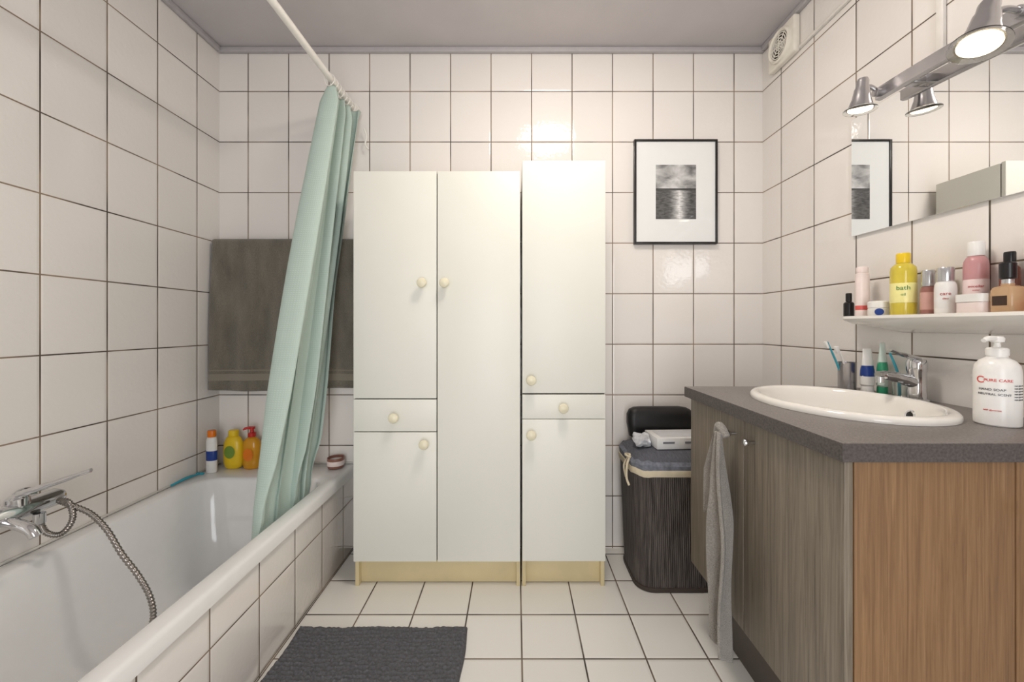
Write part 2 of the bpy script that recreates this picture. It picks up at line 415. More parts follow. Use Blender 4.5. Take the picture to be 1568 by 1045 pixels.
# ------------------------------------------------------------------ framed picture
def photo_mat():
    m, nt, bs = newmat('seascape_print'); N, L = nt.nodes, nt.links
    g = N.new('ShaderNodeNewGeometry'); sp = N.new('ShaderNodeSeparateXYZ'); L.new(g.outputs['Position'], sp.inputs[0])
    def mth(op, a, c=None, d=None, clamp=False):
        n = N.new('ShaderNodeMath'); n.operation = op; n.use_clamp = clamp
        for i, x in enumerate((a, c, d)):
            if x is None: continue
            if isinstance(x, (int, float)): n.inputs[i].default_value = x
            else: L.new(x, n.inputs[i])
        return n.outputs[0]
    mp = N.new('ShaderNodeMapping'); mp.inputs['Scale'].default_value = (12, 1, 20); mp.inputs['Location'].default_value = (.2, 0, .9); L.new(g.outputs['Position'], mp.inputs[0])
    n = N.new('ShaderNodeTexNoise'); n.inputs['Scale'].default_value = 1; n.inputs['Detail'].default_value = 4; n.inputs['Distortion'].default_value = .3; L.new(mp.outputs[0], n.inputs['Vector'])
    mp2 = N.new('ShaderNodeMapping'); mp2.inputs['Scale'].default_value = (40, 1, 120); L.new(g.outputs['Position'], mp2.inputs[0])
    n2 = N.new('ShaderNodeTexNoise'); n2.inputs['Scale'].default_value = 1; n2.inputs['Detail'].default_value = 4; L.new(mp2.outputs[0], n2.inputs['Vector'])
    dx = mth('ABSOLUTE', mth('SUBTRACT', sp.outputs[0], .80))
    glow = mth('SUBTRACT', 1.0, mth('DIVIDE', dx, .06), clamp=True)
    sky = mth('ADD', mth('MULTIPLY', mth('SUBTRACT', n.outputs[0], .28), 1.7), mth('MULTIPLY', glow, .15))
    sea = mth('ADD', mth('MULTIPLY', mth('SUBTRACT', n2.outputs[0], .22), .26), mth('MULTIPLY', mth('MULTIPLY', glow, glow), mth('MULTIPLY', n2.outputs[0], 1.3)))
    up = mth('GREATER_THAN', sp.outputs[2], 1.765)
    v = mth('ADD', mth('MULTIPLY', up, sky), mth('MULTIPLY', mth('SUBTRACT', 1.0, up), sea))
    land = mth('COMPARE', sp.outputs[2], 1.768, .005)
    v = mth('MULTIPLY', v, mth('SUBTRACT', 1.0, mth('MULTIPLY', land, .9)), clamp=True)
    cb = N.new('ShaderNodeCombineColor')
    for i in range(3): L.new(v, cb.inputs[i])
    L.new(cb.outputs[0], bs.inputs['Base Color']); bs.inputs['Roughness'].default_value = .6
    bs.inputs['Coat Weight'].default_value = 1; bs.inputs['Coat Roughness'].default_value = .02
    return m
m_blk = mat('black_frame', (28, 26, 25), .3)
m_mount = mat('white_mount', (235, 237, 236), .7, var=.005, coat=1.0)
b = B('framed_picture')
x0, x1, z0, z1, y1 = .579, .986, 1.500, 2.012, YB-.001
y0 = y1-.022; w = .010
b.bx(x0, x0+w, y0, y1, z0, z1, m_blk, .001); b.bx(x1-w, x1, y0, y1, z0, z1, m_blk, .001)
b.bx(x0+w, x1-w, y0, y1, z0, z0+w, m_blk, .001); b.bx(x0+w, x1-w, y0, y1, z1-w, z1, m_blk, .001)
b.bx(x0+w, x1-w, y0+.006, y1, z0+w, z1-w, m_mount, 0)
b.bx(.685, .882, y0+.005, y0+.008, 1.622, 1.888, photo_mat(), 0)
b.done()

# ------------------------------------------------------------------ laundry basket
def bamboo():
    m, nt, bs = newmat('dark_bamboo'); N, L = nt.nodes, nt.links
    g = N.new('ShaderNodeNewGeometry'); sp = N.new('ShaderNodeSeparateXYZ'); L.new(g.outputs['Position'], sp.inputs[0])
    a = N.new('ShaderNodeMath'); a.operation = 'SUBTRACT'; L.new(sp.outputs[0], a.inputs[0]); L.new(sp.outputs[1], a.inputs[1])
    k = N.new('ShaderNodeMath'); k.operation = 'MULTIPLY'; L.new(a.outputs[0], k.inputs[0]); k.inputs[1].default_value = 2*math.pi/.0085
    sn = N.new('ShaderNodeMath'); sn.operation = 'SINE'; L.new(k.outputs[0], sn.inputs[0])
    mp = N.new('ShaderNodeMapping'); mp.inputs['Scale'].default_value = (130, 130, 6); L.new(g.outputs['Position'], mp.inputs[0])
    n = N.new('ShaderNodeTexNoise'); n.inputs['Scale'].default_value = 1; n.inputs['Detail'].default_value = 3; L.new(mp.outputs[0], n.inputs['Vector'])
    rp = N.new('ShaderNodeValToRGB'); e = rp.color_ramp.elements; e[0].position = .3; e[0].color = s2l((54, 47, 44)); e[1].position = .72; e[1].color = s2l((114, 105, 100))
    L.new(n.outputs[0], rp.inputs[0])
    mr = N.new('ShaderNodeMapRange'); L.new(sn.outputs[0], mr.inputs['Value']); mr.inputs['From Min'].default_value = -1; mr.inputs['From Max'].default_value = -.5; mr.inputs['To Min'].default_value = .35
    mx = N.new('ShaderNodeMix'); mx.data_type = 'RGBA'; mx.blend_type = 'MULTIPLY'; mx.inputs[0].default_value = 1
    L.new(rp.outputs[0], mx.inputs[6]); L.new(mr.outputs[0], mx.inputs[7]); L.new(mx.outputs[2], bs.inputs['Base Color'])
    bs.inputs['Roughness'].default_value = .55
    bp = N.new('ShaderNodeBump'); bp.inputs['Strength'].default_value = .7; bp.inputs['Distance'].default_value = .002
    L.new(sn.outputs[0], bp.inputs['Height']); L.new(bp.outputs[0], bs.inputs['Normal'])
    return m
m_bam = bamboo()
m_cream = mat('cream_canvas', (214, 202, 176), .85, var=.08, bump=.5, bscale=500)
m_liner = mat('blue_grey_cloth', (118, 122, 132), .9, var=.3, nscale=60, bump=.8, bscale=400)
m_lid = mat('ribbed_grey_lid', (96, 98, 106), .85, var=.3, nscale=40, stretch=(12, 1, 1), bump=.9, bscale=120)
m_band = mat('dark_edge', (62, 52, 46), .6)
b = B('laundry_basket')
cx, cy = .672, 1.765
b.rings([rrect(cx, cy, .33, .27, .07, .004), rrect(cx, cy, .335, .275, .07, .02), rrect(cx, cy, .365, .315, .07, .50), rrect(cx, cy, .345, .295, .06, .50), rrect(cx, cy, .32, .26, .06, .06)], m_bam, cap0=True, cap1=True)
b.rings([rrect(cx, cy, .336, .276, .07, .0), rrect(cx, cy, .342, .282, .07, .003), rrect(cx, cy, .343, .283, .07, .018), rrect(cx, cy, .336, .276, .07, .02)], m_band)
def wob(r, a, z): return [(p[0], p[1], p[2]+a*math.sin(i*1.3)+a*.6*math.sin(i*.47)) for i, p in enumerate(r)]
b.rings([wob(rrect(cx, cy, .372, .322, .07, .482), .003, 0), wob(rrect(cx, cy, .378, .328, .07, .495), .003, 0), wob(rrect(cx, cy, .374, .324, .07, .508), .003, 0), wob(rrect(cx, cy, .35, .30, .06, .51), .002, 0)], m_cream, False, False)
b.rings([wob(rrect(cx, cy, .368, .318, .07, .505, 10), .003, 0), wob(rrect(cx, cy, .374, .324, .07, .53, 10), .004, 0), wob(rrect(cx, cy, .35, .30, .06, .543, 10), .004, 0)], m_liner, False, False)
b.rings([wob(rrect(cx, cy, .35, .30, .06, .541, 10), .003, 0), rrect(cx, cy, .32, .27, .05, .555, 10), rrect(cx, cy, .24, .20, .05, .568, 10), rrect(cx, cy, .10, .08, .03, .572, 10)], m_lid, False, True)
b.tube([(cx-.184, 1.69, .545), (cx-.20, 1.68, .51), (cx-.205, 1.67, .46), (cx-.197, 1.66, .43)], .005, m_cream, 8, 6)
b.tube([(cx-.184, 1.70, .545), (cx-.205, 1.71, .50), (cx-.20, 1.70, .45)], .004, m_cream, 8, 6)
b.tube([(cx-.185, 1.68, .54), (cx-.20, 1.70, .545), (cx-.19, 1.73, .54), (cx-.186, 1.69, .55)], .005, m_cream, 8, 6)
b.done()
m_paper = mat('white_card', (226, 226, 224), .6)
m_ink = mat('grey_ink', (120, 122, 128), .6)
m_black = mat('black_plastic', (24, 23, 24), .45, bump=.2)
b = B('white_carton')
b.box((.72, 1.755, .597), (.25, .14, .048), m_paper, .003, RZ(3))
b.box((.72, 1.755, .6215), (.20, .10, .001), mat('pale_grey_print', (208, 209, 212), .6), 0, RZ(3))
for i, (dx, w) in enumerate(((.03, .06), (.10, .03), (-.07, .05))):
    b.box((.72+dx, 1.6845+dx*.052, .602-.009*(i % 2)), (w, .002, .008), m_ink, 0, RZ(3))
b.done()
b = B('crumpled_plastic_bag')
m_film = mat('milky_plastic_film', (222, 224, 228), .25, var=.15, nscale=30, alpha=.85)
def bag(u, v):
    a = 2*math.pi*u; r = math.sin(math.pi*min(.999, max(.001, v)))**.6
    k = 1+.22*noise.noise(Vector((math.cos(a)*3, math.sin(a)*3, v*6)))
    return (.556+.036*r*k*math.cos(a), 1.750+.055*r*k*math.sin(a), .597-.024*math.cos(math.pi*v)*(1+.25*noise.noise(Vector((math.cos(a)*2, math.sin(a)*2, v*4)))) + .009*r*math.sin(a*3))
b.grid(bag, 40, 20, m_film); b.done()
b = B('black_storage_pouch')
b.rings([[(cx+.01+(x-cx), 1.877+(y-cy), z + (.006*math.sin(x*30) if zz > .65 else 0)) for x, y, z in rrect(cx, cy, w, d, .03, zz, 8)] for w, d, zz in ((.24, .05, .568), (.29, .07, .580), (.31, .075, .64), (.31, .07, .68), (.29, .06, .705), (.25, .04, .718), (.20, .02, .722))], m_black)
b.done()

# ------------------------------------------------------------------ vanity unit
m_wf = wood_mat('oak_laminate_cool_lit', (98, 88, 76), (122, 112, 98), (140, 130, 115))  # oak laminate; greyer tone carries the cooler light on the door fronts
m_ws = wood_mat('oak_laminate_warm_lit', (110, 80, 52), (132, 99, 66), (150, 117, 82))  # same laminate, with the warm light on the near side put into its colour
m_top = mat('dark_laminate_worktop', (120, 114, 111), .38, var=.28, nscale=260, bump=.15, bscale=500)
m_edge = mat('worktop_edge', (80, 74, 72), .5, var=.35, nscale=200)
CT = .88
b = B('vanity_cabinet')
b.bx(.628, .645, 1.0925, 1.420, .255, .840, m_wf, .0015); b.bx(.628, .645, .757, 1.0895, .255, .840, m_wf, .0015)
b.bx(.647, .665, .775, 1.402, .262, .842, m_gap, 0)
b.bx(.647, XR-.002, 1.404, 1.420, .255, .843, m_wf, .001)
b.bx(.6475, .955, .757, .775, .255, .843, m_ws, .0015); b.bx(.958, XR-.002, .757, .775, .255, .843, m_ws, .0015)
b.bx(.665, XR-.002, .776, 1.403, .255, .273, m_wf, 0)
m_dk = mat('plinth_dark', (84, 76, 70), .6)
b.bx(.735, .751, .80, 1.40, .001, .255, m_dk, .001); b.bx(.751, XR-.002, .80, .816, .001, .255, m_dk, .001); b.bx(.751, XR-.002, 1.384, 1.40, .001, .255, m_dk, .001)
for yy in (1.132, 1.042):
    b.lathe([(.005, 0), (.005, .014), (.009, .018), (.010, .024), (.008, .028), (0, .029)], m_chrome, (.628, yy, .792), RY(-90), seg=20)
b.bx(.975, 1.13, .733, .740, .738, .748, m_black, .003); b.bx(.98, .99, .738, .757, .739, .747, m_black, .001); b.bx(1.115, 1.125, .738, .757, .739, .747, m_black, .001)
# worktop ring with elliptical cut-out
SX, SY, SA, SB = .908, 1.11, .203, .25
wx0, wx1, wy0, wy1 = .611, XR-.0015, .74, 1.435
ang = sorted([2*math.pi*i/96 for i in range(96)] + [math.atan2(yy-SY, xx-SX) % (2*math.pi) for xx in (wx0, wx1) for yy in (wy0, wy1)])
def rp(a, ins):
    c, s = math.cos(a), math.sin(a); ts = []
    if c > 1e-9: ts.append((wx1-SX)/c)
    if c < -1e-9: ts.append((wx0-SX)/c)
    if s > 1e-9: ts.append((wy1-SY)/s)
    if s < -1e-9: ts.append((wy0-SY)/s)
    t = min(ts); x, y = SX+c*t, SY+s*t
    return (min(max(x, wx0+ins), wx1-ins), min(max(y, wy0+ins), wy1-ins))
el = lambda a, k: (SX+SA*k*math.cos(a), SY+SB*k*math.sin(a))
topr = [[(*el(a, .93), CT-.036) for a in ang], [(*el(a, .93), CT) for a in ang], [(*rp(a, .003), CT) for a in ang], [(*rp(a, .001), CT-.001) for a in ang]]
b.rings(topr, m_top, False, False)
b.rings([[(*rp(a, .001), CT-.001) for a in ang], [(*rp(a, 0), CT-.004) for a in ang], [(*rp(a, 0), CT-.036) for a in ang], [(*el(a, .93), CT-.036) for a in ang]], m_edge, False, False)
b.done()
m_cer = mat('white_ceramic', (240, 237, 231), .1, var=.005, coat=.4)
b = B('wash_basin')
pr = [(1.0, .0005), (1.003, .006), (.995, .012), (.97, .0165), (.93, .018), (.90, .0165), (.875, .011), (.855, .0), (.83, -.02), (.78, -.055), (.68, -.09), (.5, -.115), (.3, -.125), (.12, -.128), (0, -.129)]
b.lathe([(r, z) for r, z in pr], m_cer, (SX, SY, CT), None, SA, SB, 96, cap=False)
b.lathe([(.024, -.0), (.024, .003), (.018, .004), (0, .003)], m_chrome, (SX, SY, CT-.1285))
b.lathe([(.0145, .0), (.0145, .003), (.010, .004), (.009, .001), (0, .001)], m_chrome, (SX+SA*.815, SY-.035, CT-.024), RY(-68))
b.lathe([(.009, .0), (.0, .002)], m_black, (SX+SA*.81, SY-.035, CT-.0235), RY(-68))
b.done()
b = B('basin_mixer_tap')
fx, fy = 1.165, 1.150
b.lathe([(.027, .0005), (.028, .004), (.026, .008), (.022, .010), (.021, .05), (.021, .085), (.023, .09), (.023, .115), (.019, .122), (0, .123)], m_chrome, (fx, fy, CT))
b.tube([(fx-.01, fy, CT+.055), (fx-.05, fy-.002, CT+.068), (fx-.09, fy-.004, CT+.076), (fx-.118, fy-.005, CT+.078)], [.017, .015, .013, .011], m_chrome, 18, 6)
b.cyl((fx-.112, fy-.005, CT+.056), .010, .018, m_chrome)
b.tube([(fx, fy, CT+.124), (fx-.03, fy-.003, CT+.132), (fx-.065, fy-.006, CT+.142), (fx-.085, fy-.008, CT+.150)], [.014, .012, .009, .007], m_chrome, 14, 5, flat=.5)
b.done()

# hand towel hanging on the door knob
m_ht = towel_mat('grey_hand_terry', (146, 141, 134))
b = B('hand_towel')
def htw(u, v):
    z = .800-.57*v
    spread = .014 + .098*min(1, v*2.2)**.7
    y = 1.118 + (u-.5)*spread + .004*math.sin(v*7)
    x = .576 - .022*math.sin(u*math.pi*3.4+.6+v)*min(1, .25+v*1.8) - .005*math.sin(v*9+u*4) - .004*v
    if v > .88: z -= .06*max(0, 1-abs(u-.25)*2.2)*(v-.88)/.12
    return (min(x, .600), y, z)
b.grid(htw, 50, 90, m_ht)
def htw2(u, v):
    z = .803-.27*v; y = 1.178+(u-.5)*(.012+.05*min(1, v*2))-.03*(1-min(1, v*2)); x = .583-.014*math.sin(u*6+1)*min(1, .3+v)
    return (min(x, .602), y, z)
b.grid(htw2, 30, 50, m_ht)
b.tube([(.588, 1.110, .79), (.584, 1.122, .808), (.583, 1.136, .812), (.588, 1.152, .79)], .008, m_ht, 10, 6)
o = b.done(); s_ = o.modifiers.new('t', 'SOLIDIFY'); s_.thickness = .008; s_.offset = 0

# ------------------------------------------------------------------ mirror, lamp bar, conduit, vent
m, nt, bs = newmat('mirror_silver'); bs.inputs['Metallic'].default_value = 1; bs.inputs['Roughness'].default_value = .008
nn = nt.nodes.new('ShaderNodeTexNoise'); nn.inputs['Scale'].default_value = 3; rr = nt.nodes.new('ShaderNodeValToRGB')
rr.color_ramp.elements[0].color = (.88, .89, .89, 1); rr.color_ramp.elements[1].color = (.90, .91, .91, 1)
nt.links.new(nn.outputs[0], rr.inputs[0]); nt.links.new(rr.outputs[0], bs.inputs['Base Color']); m_mir = m
b = B('wall_mirror'); b.bx(1.2085, XR-.002, .72, 1.426, 1.42, 1.84, m_mir, .001, 1)
b.done()
m_steel = mat('brushed_steel', (186, 184, 186), .25, .9, var=.05)
m_bulb = mat('lamp_glow', (255, 228, 190), .4, emis=16)
m_glass = mat('clear_glass', (245, 248, 246), .02, trans=1.0, var=0)
b = B('mirror_lamp_bar')
bar = [(1.165, 1.275, 1.845), (1.16, 1.15, 1.838), (1.155, 1.0, 1.825), (1.16, .85, 1.805), (1.165, .72, 1.785)]
Pb = catmull([Vector(p) for p in bar], 8)
b.rings([[(p.x+dx, p.y, p.z+dz) for dx, dz in ((-.008, -.018), (.006, -.021), (.014, -.018), (.014, .018), (.006, .021), (-.008, .018))] for p in Pb], m_steel)
for yy in (1.18, .80):
    b.bx(1.172, XR-.001, yy-.015, yy+.015, 1.82, 1.845, m_steel, .002)
def head(at, dirv, s, attach):
    d = Vector(dirv).normalized(); rot = (-Vector((0, 0, 1))).rotation_difference(d).to_matrix().to_4x4() @ Matrix.Scale(s, 4)
    b.lathe([(0, .065), (.014, .064), (.017, .056), (.018, .036), (.021, .030), (.025, .0), (.034, -.030), (.036, -.034), (.033, -.034), (.024, -.004), (0, .0)], m_steel, at, rot, seg=32)
    b.lathe([(.036, -.036), (.046, -.038), (.046, -.040), (.036, -.040)], m_glass, at, rot, seg=32)
    b.lathe([(0, -.028), (.030, -.028), (.031, -.032), (.0, -.034)], m_bulb, at, rot, seg=24)
    A = Vector(at) - d*.03
    b.tube([A, (A+Vector(attach))/2+Vector((0, 0, .012)), attach], .007, m_steel, 10, 6)
    b.cyl(Vector(attach)-Vector((.012, 0, 0)), .013, .024, m_steel, RY(90))
head((1.108, 1.27, 1.83), (-.05, .05, -1), .95, (1.155, 1.262, 1.845))
head((1.045, .885, 1.764), (-.35, -.1, -1), 1.1, (1.15, .90, 1.815))
b.done()
m_cond = mat('white_conduit', (232, 228, 222), .4)
b = B('cable_conduit')
b.bx(XR-.013, XR-.001, .40, 1.69, 2.283, 2.297, m_cond, .003)
b.bx(XR-.013, XR-.001, 1.118, 1.138, 1.86, 2.283, m_cond, .003)
b.done()
m_vent = mat('ivory_plastic', (234, 229, 217), .4)
b = B('extractor_fan')
b.bx(XR-.030, XR-.001, 1.692, 1.868, 2.280, 2.440, m_vent, .008, 3)
c0 = (XR-.030, 1.779, 2.360)
b.lathe([(.0, 0), (.056, 0), (.057, .008), (.064, .014), (.070, .010), (.072, 0)], m_vent, c0, RY(-90), seg=40)
b.lathe([(.052, .0005), (.052, .002), (0, .002)], m_gap, c0, RY(-90), seg=36)
for r in (.018, .030, .042, .052):
    b.tube([(c0[0]-.007, c0[1]+r*math.cos(a), c0[2]+r*math.sin(a)) for a in [2*math.pi*i/32 for i in range(33)]], .0024, m_vent, 8)
for k in range(4):
    a = k*math.pi/4
    b.tube([(c0[0]-.008, c0[1]+.056*math.cos(a), c0[2]+.056*math.sin(a)), (c0[0]-.008, c0[1]-.056*math.cos(a), c0[2]-.056*math.sin(a))], .002, m_vent, 8)
b.done()

# ------------------------------------------------------------------ shelf
b = B('wall_shelf')
ST = 1.128
def shelf_ring(y):
    t = min(1, max(0, (1.405-y)/.09)); w = .112*math.sin(t*math.pi/2)**.6+.004 if t < 1 else .116
    w = max(w, .02)
    g = min(1, max(.15, (1.405-y)/.16))
    xw = XR-.0015; xf = xw-w
    return [(xw, y, ST), (xf+.008, y, ST), (xf+.004, y, ST+.004), (xf, y, ST+.003), (xf-.001, y, ST-.005), (xf+.006, y, ST-.012), (xf+.03 if w > .05 else xf+.01, y, ST-.016-.012*g), (xw-.002, y, ST-.02-.03*g), (xw, y, ST-.02-.03*g)]
b.rings([shelf_ring(1.405-.705*(i/60)**1.6) for i in range(61)], m_cer)
b.done()

# ------------------------------------------------------------------ toiletries
def txt(parent, text, size, cx_, cy_, z, R, a0, mtl, name='label_text'):
    cu = bpy.data.curves.new(name, 'FONT'); cu.body = text; cu.size = size; cu.align_x = 'CENTER'; cu.extrude = .0002
    ob = bpy.data.objects.new(name, cu); scene.collection.objects.link(ob)
    dg = bpy.context.evaluated_depsgraph_get(); me = bpy.data.meshes.new_from_object(ob.evaluated_get(dg))
    bpy.data.objects.remove(ob)
    for v in me.vertices:
        x, y, zz = v.co; a = a0 + x/R; rr = R+.0006+zz
        v.co = (cx_+rr*math.cos(a), cy_+rr*math.sin(a), z+y)
    me.materials.clear(); me.materials.append(mtl)
    o = bpy.data.objects.new(name, me); scene.collection.objects.link(o); o.parent = parent
    return o
def pm(name, col, rough=.3, **k): return mat('pl_'+name, col, rough, **k)
def bottle(name, x, y, z, w, h, body, cap, capf=.22, label=None, lab=(.2, .7), dr=1.0, neck=.5, shoulder=.08, capr=.5, text=None, tm=None, ts=.010):
    """round or oval bottle: body, neck, cap, wrap-around label, printed lines"""
    b = B(name); r = w/2; hb = h*(1-capf)
    b.lathe([(r*.86, .0003), (r*.97, .003), (r, .008), (r, hb*(1-shoulder*2)), (r*.95, hb*(1-shoulder)), (r*(neck+.15), hb*.985), (r*neck, hb), (r*neck, hb+.002)], body, (x, y, z), None, 1, dr, 36)
    b.lathe([(r*capr*.97, hb+.001), (r*capr, hb+.003), (r*capr, h-.003), (r*capr*.9, h), (0, h)], cap, (x, y, z), None, 1, max(dr, .8) if dr < 1 else 1, 30)
    if label:
        b.lathe([(r*1.0, hb*lab[0]), (r*1.012, hb*lab[0]+.001), (r*1.012, hb*lab[1]-.001), (r*1.0, hb*lab[1])], label, (x, y, z), None, 1, dr, 36, cap=False)
    o = b.done()
    if text:
        a = math.atan2(-y, -x)
        for i, t in enumerate(text):
            txt(o, t, ts*(1 if i == 0 else .6), x, y, z+hb*(lab[0]*.35+lab[1]*.65)-i*ts*.95, r*1.014, a, tm or m_ink)
    return o
W = pm('white', (236, 234, 230)); BK = pm('black', (25, 24, 26)); GY = pm('silver', (200, 200, 202), .25, metal=.8)
BL = pm('blue', (30, 62, 140)); RD = pm('red', (190, 40, 34)); YE = pm('yellow', (236, 200, 40)); OR = pm('orange', (226, 120, 20))
PK = pm('pink', (226, 168, 170), trans=.3); ROSE = pm('rose', (178, 122, 114), trans=.3); AMB = pm('amber', (236, 198, 156), .08, trans=.45)
YT = pm('yellow_oil', (246, 226, 90), .08, trans=.4); PWH = pm('pinkish_white', (238, 222, 217)); TL = pm('teal', (60, 160, 180)); GN = pm('green', (60, 160, 120))
SZ = ST+.0004
bottle('nail_polish_bottle', 1.165, 1.385, SZ, .030, .085, BK, BK, .35, capr=.6)
bottle('body_lotion_tube', 1.160, 1.325, SZ, .042, .168, PWH, PWH, .12, label=pm('redlabel', (214, 96, 90)), lab=(.16, .26), dr=.75, capr=.85, neck=.8)
b = B('face_cream_jar'); b.lathe([(.026, 0), (.029, .004), (.029, .026), (.027, .028), (.0295, .029), (.0295, .046), (.026, .050), (0, .051)], W, (1.160, 1.262, SZ), seg=36)
b.lathe([(0, 0), (.011, 0), (.011, .001), (0, .001)], BL, (1.1390, 1.2405, SZ+.015), Matrix.Rotation(math.atan2(-1.262, -1.16), 4, 'Z') @ RY(90)); b.done()
bottle('bath_oil_bottle', 1.160, 1.185, SZ, .060, .188, YT, YE, .16, label=pm('palelabel', (244, 236, 160)), lab=(.25, .62), capr=.55, neck=.5, text=['bath', 'oil'], tm=pm('greenink', (60, 130, 70)), ts=.018)
bottle('serum_bottle', 1.165, 1.118, SZ, .034, .128, ROSE, GY, .36, label=pm('roselabel', (206, 160, 150)), lab=(.2, .8), capr=.85, neck=.7)
bottle('deodorant_bottle', 1.155, 1.064, SZ, .043, .128, W, GY, .30, label=W, lab=(.2, .8), capr=.8, neck=.7, text=['care', 'deo'], tm=RD, ts=.012)
bottle('micellar_water_bottle', 1.188, 1.022, SZ, .046, .188, PK, W, .20, label=pm('pinklabel', (240, 218, 216)), lab=(.2, .6), capr=.7, neck=.6, text=['micellar', 'water'], tm=RD, ts=.009)
bottle('toner_bottle', 1.192, 1.095, SZ, .030, .120, PWH, W, .25, capr=.7)
b = B('powder_box'); b.rings([rrect(1.145, .982, .050, .060, .010, SZ+z_, 5) for z_ in (0, .03)], PWH); b.rings([rrect(1.145, .982, .053, .063, .011, SZ+z_, 5) for z_ in (.0305, .050)], W); b.done()
b = B('perfume_bottle')
px_, py_ = 1.150, .925
b.rings([rrect(px_, py_, w, d, .008, SZ+z_, 5) for w, d, z_ in ((.036, .042, 0), (.039, .045, .004), (.039, .045, .055), (.034, .040, .062), (.020, .020, .066), (.020, .020, .070))], AMB)
b.cyl((px_, py_, SZ+.069), .010, .012, GY); b.cyl((px_, py_, SZ+.080), .014, .040, BK, None, .003); b.box((px_-.0202, py_, SZ+.03), (.001, .028, .022), pm('blklabel', (60, 40, 30)), 0); b.done()
bottle('hair_oil_bottle', 1.192, .955, SZ, .034, .150, pm('brown_glass', (120, 60, 40), .1), BK, .2, capr=.6)
bottle('rose_lotion_bottle', 1.175, .878, SZ, .042, .165, pm('rose2', (222, 120, 110), trans=.2), BK, .22, label=pm('lb9', (244, 230, 225)), lab=(.2, .6), capr=.6)

# counter things
b = B('toothbrush_cup')
b.lathe([(.022, .0004), (.025, .003), (.0255, .094), (.0265, .096), (.0245, .096), (.023, .01), (0, .008)], m_steel, (1.130, 1.350, CT), seg=36)
for p0, p1, mm in (((1.125, 1.352, CT+.012), (1.070, 1.36, CT+.165), TL), ((1.137, 1.345, CT+.012), (1.085, 1.335, CT+.15), W)):
    b.tube([p0, ((p0[0]+p1[0])/2+.003, (p0[1]+p1[1])/2, (p0[2]+p1[2])/2), p1], [.004, .004, .0032], mm, 10, 5, flat=.7)
    d = (Vector(p1)-Vector(p0)).normalized()
    b.box(Vector(p1)-d*.008+Vector((-.006, 0, -.004)), (.008, .010, .024), W, .001, Vector((0, 0, 1)).rotation_difference(d).to_matrix().to_4x4())
b.done()
def tubeobj(name, x, y, w, h, body, cap, stripe, rz):
    b = B(name); Rm = Matrix.Translation((x, y, CT)) @ RZ(rz)
    def el_(wx, wy, z): return [(wx*math.cos(2*math.pi*i/24), wy*math.sin(2*math.pi*i/24), z) for i in range(24)]
    b.rings([el_(w*.36, w*.36, .0005), el_(w*.38, w*.38, .002), el_(w*.36, w*.36, .022)], cap, M=Rm)
    b.rings([el_(w*.3, w*.3, .022), el_(w*.44, w*.40, .028), el_(w*.46, w*.36, h*.5), el_(w*.5, w*.14, h*.85), el_(w*.52, .0015, h)], body, M=Rm)
    b.rings([el_(w*.452, w*.388, h*.38), el_(w*.463, w*.368, h*.5), el_(w*.478, w*.29, h*.62)], stripe, False, False, M=Rm)
    b.done()
tubeobj('toothpaste_tube', 1.150, 1.295, .046, .145, W, W, BL, 20)
tubeobj('toothpaste_tube', 1.188, 1.283, .038, .165, pm('mintwhite', (222, 238, 228)), GN, GN, 30)
b = B('interdental_brush'); b.tube([(1.185, 1.222, CT+.005), (1.18, 1.222, CT+.07), (1.155, 1.222, CT+.135)], [.004, .0035, .003], TL, 10, 5)
b.lathe([(.016, .0004), (.018, .003), (.019, .055), (.017, .055), (.015, .006), (0, .005)], m_glass, (1.187, 1.222, CT), seg=24); b.done()
# soap pump
m_soap = mat('soap_bottle_white', (240, 238, 234), .28)
b = B('soap_dispenser')
sx, sy = 1.070, .880
b.lathe([(.033, .0004), (.0355, .003), (.036, .01), (.036, .118), (.034, .132), (.027, .143), (.018, .149), (.016, .151), (.016, .156)], m_soap, (sx, sy, CT), seg=48)
b.lathe([(.018, .154), (.018, .168), (.015, .171), (.006, .172), (.005, .182), (.011, .184), (.012, .192), (.009, .196), (0, .197)], m_soap, (sx, sy, CT), seg=30)
b.tube([(sx, sy, CT+.190), (sx-.025, sy-.006, CT+.192), (sx-.040, sy-.008, CT+.187)], [.006, .0055, .0045], m_soap, 12, 5)
soap = b.done()
aL = math.atan2(-sy, -sx)
m_redink = mat('red_ink', (215, 50, 38), .5); m_dkink = mat('dark_ink', (80, 80, 86), .5)
txt(soap, 'C', .021, sx, sy, CT+.094, .036, aL-.72, m_redink)
txt(soap, 'PURE CARE', .0085, sx, sy, CT+.098, .036, aL+.05, m_redink)
txt(soap, 'HAND SOAP', .0072, sx, sy, CT+.078, .036, aL-.22, m_dkink)
txt(soap, 'NEUTRAL SCENT', .0066, sx, sy, CT+.068, .036, aL-.12, m_dkink)
txt(soap, 'with glycerine', .0048, sx, sy, CT+.034, .036, aL-.2, m_redink)
for k in range(6): txt(soap, 'aqua glycerin', .004, sx, sy, CT+.09-.006*k, .036, aL+1.0, m_dkink)
bottle('rose_hand_lotion_bottle', 1.172, .880, CT, .046, .19, pm('rosepump', (205, 130, 100), trans=.2), BK, .2, label=pm('lb10', (235, 205, 190)), lab=(.2, .6), capr=.5)

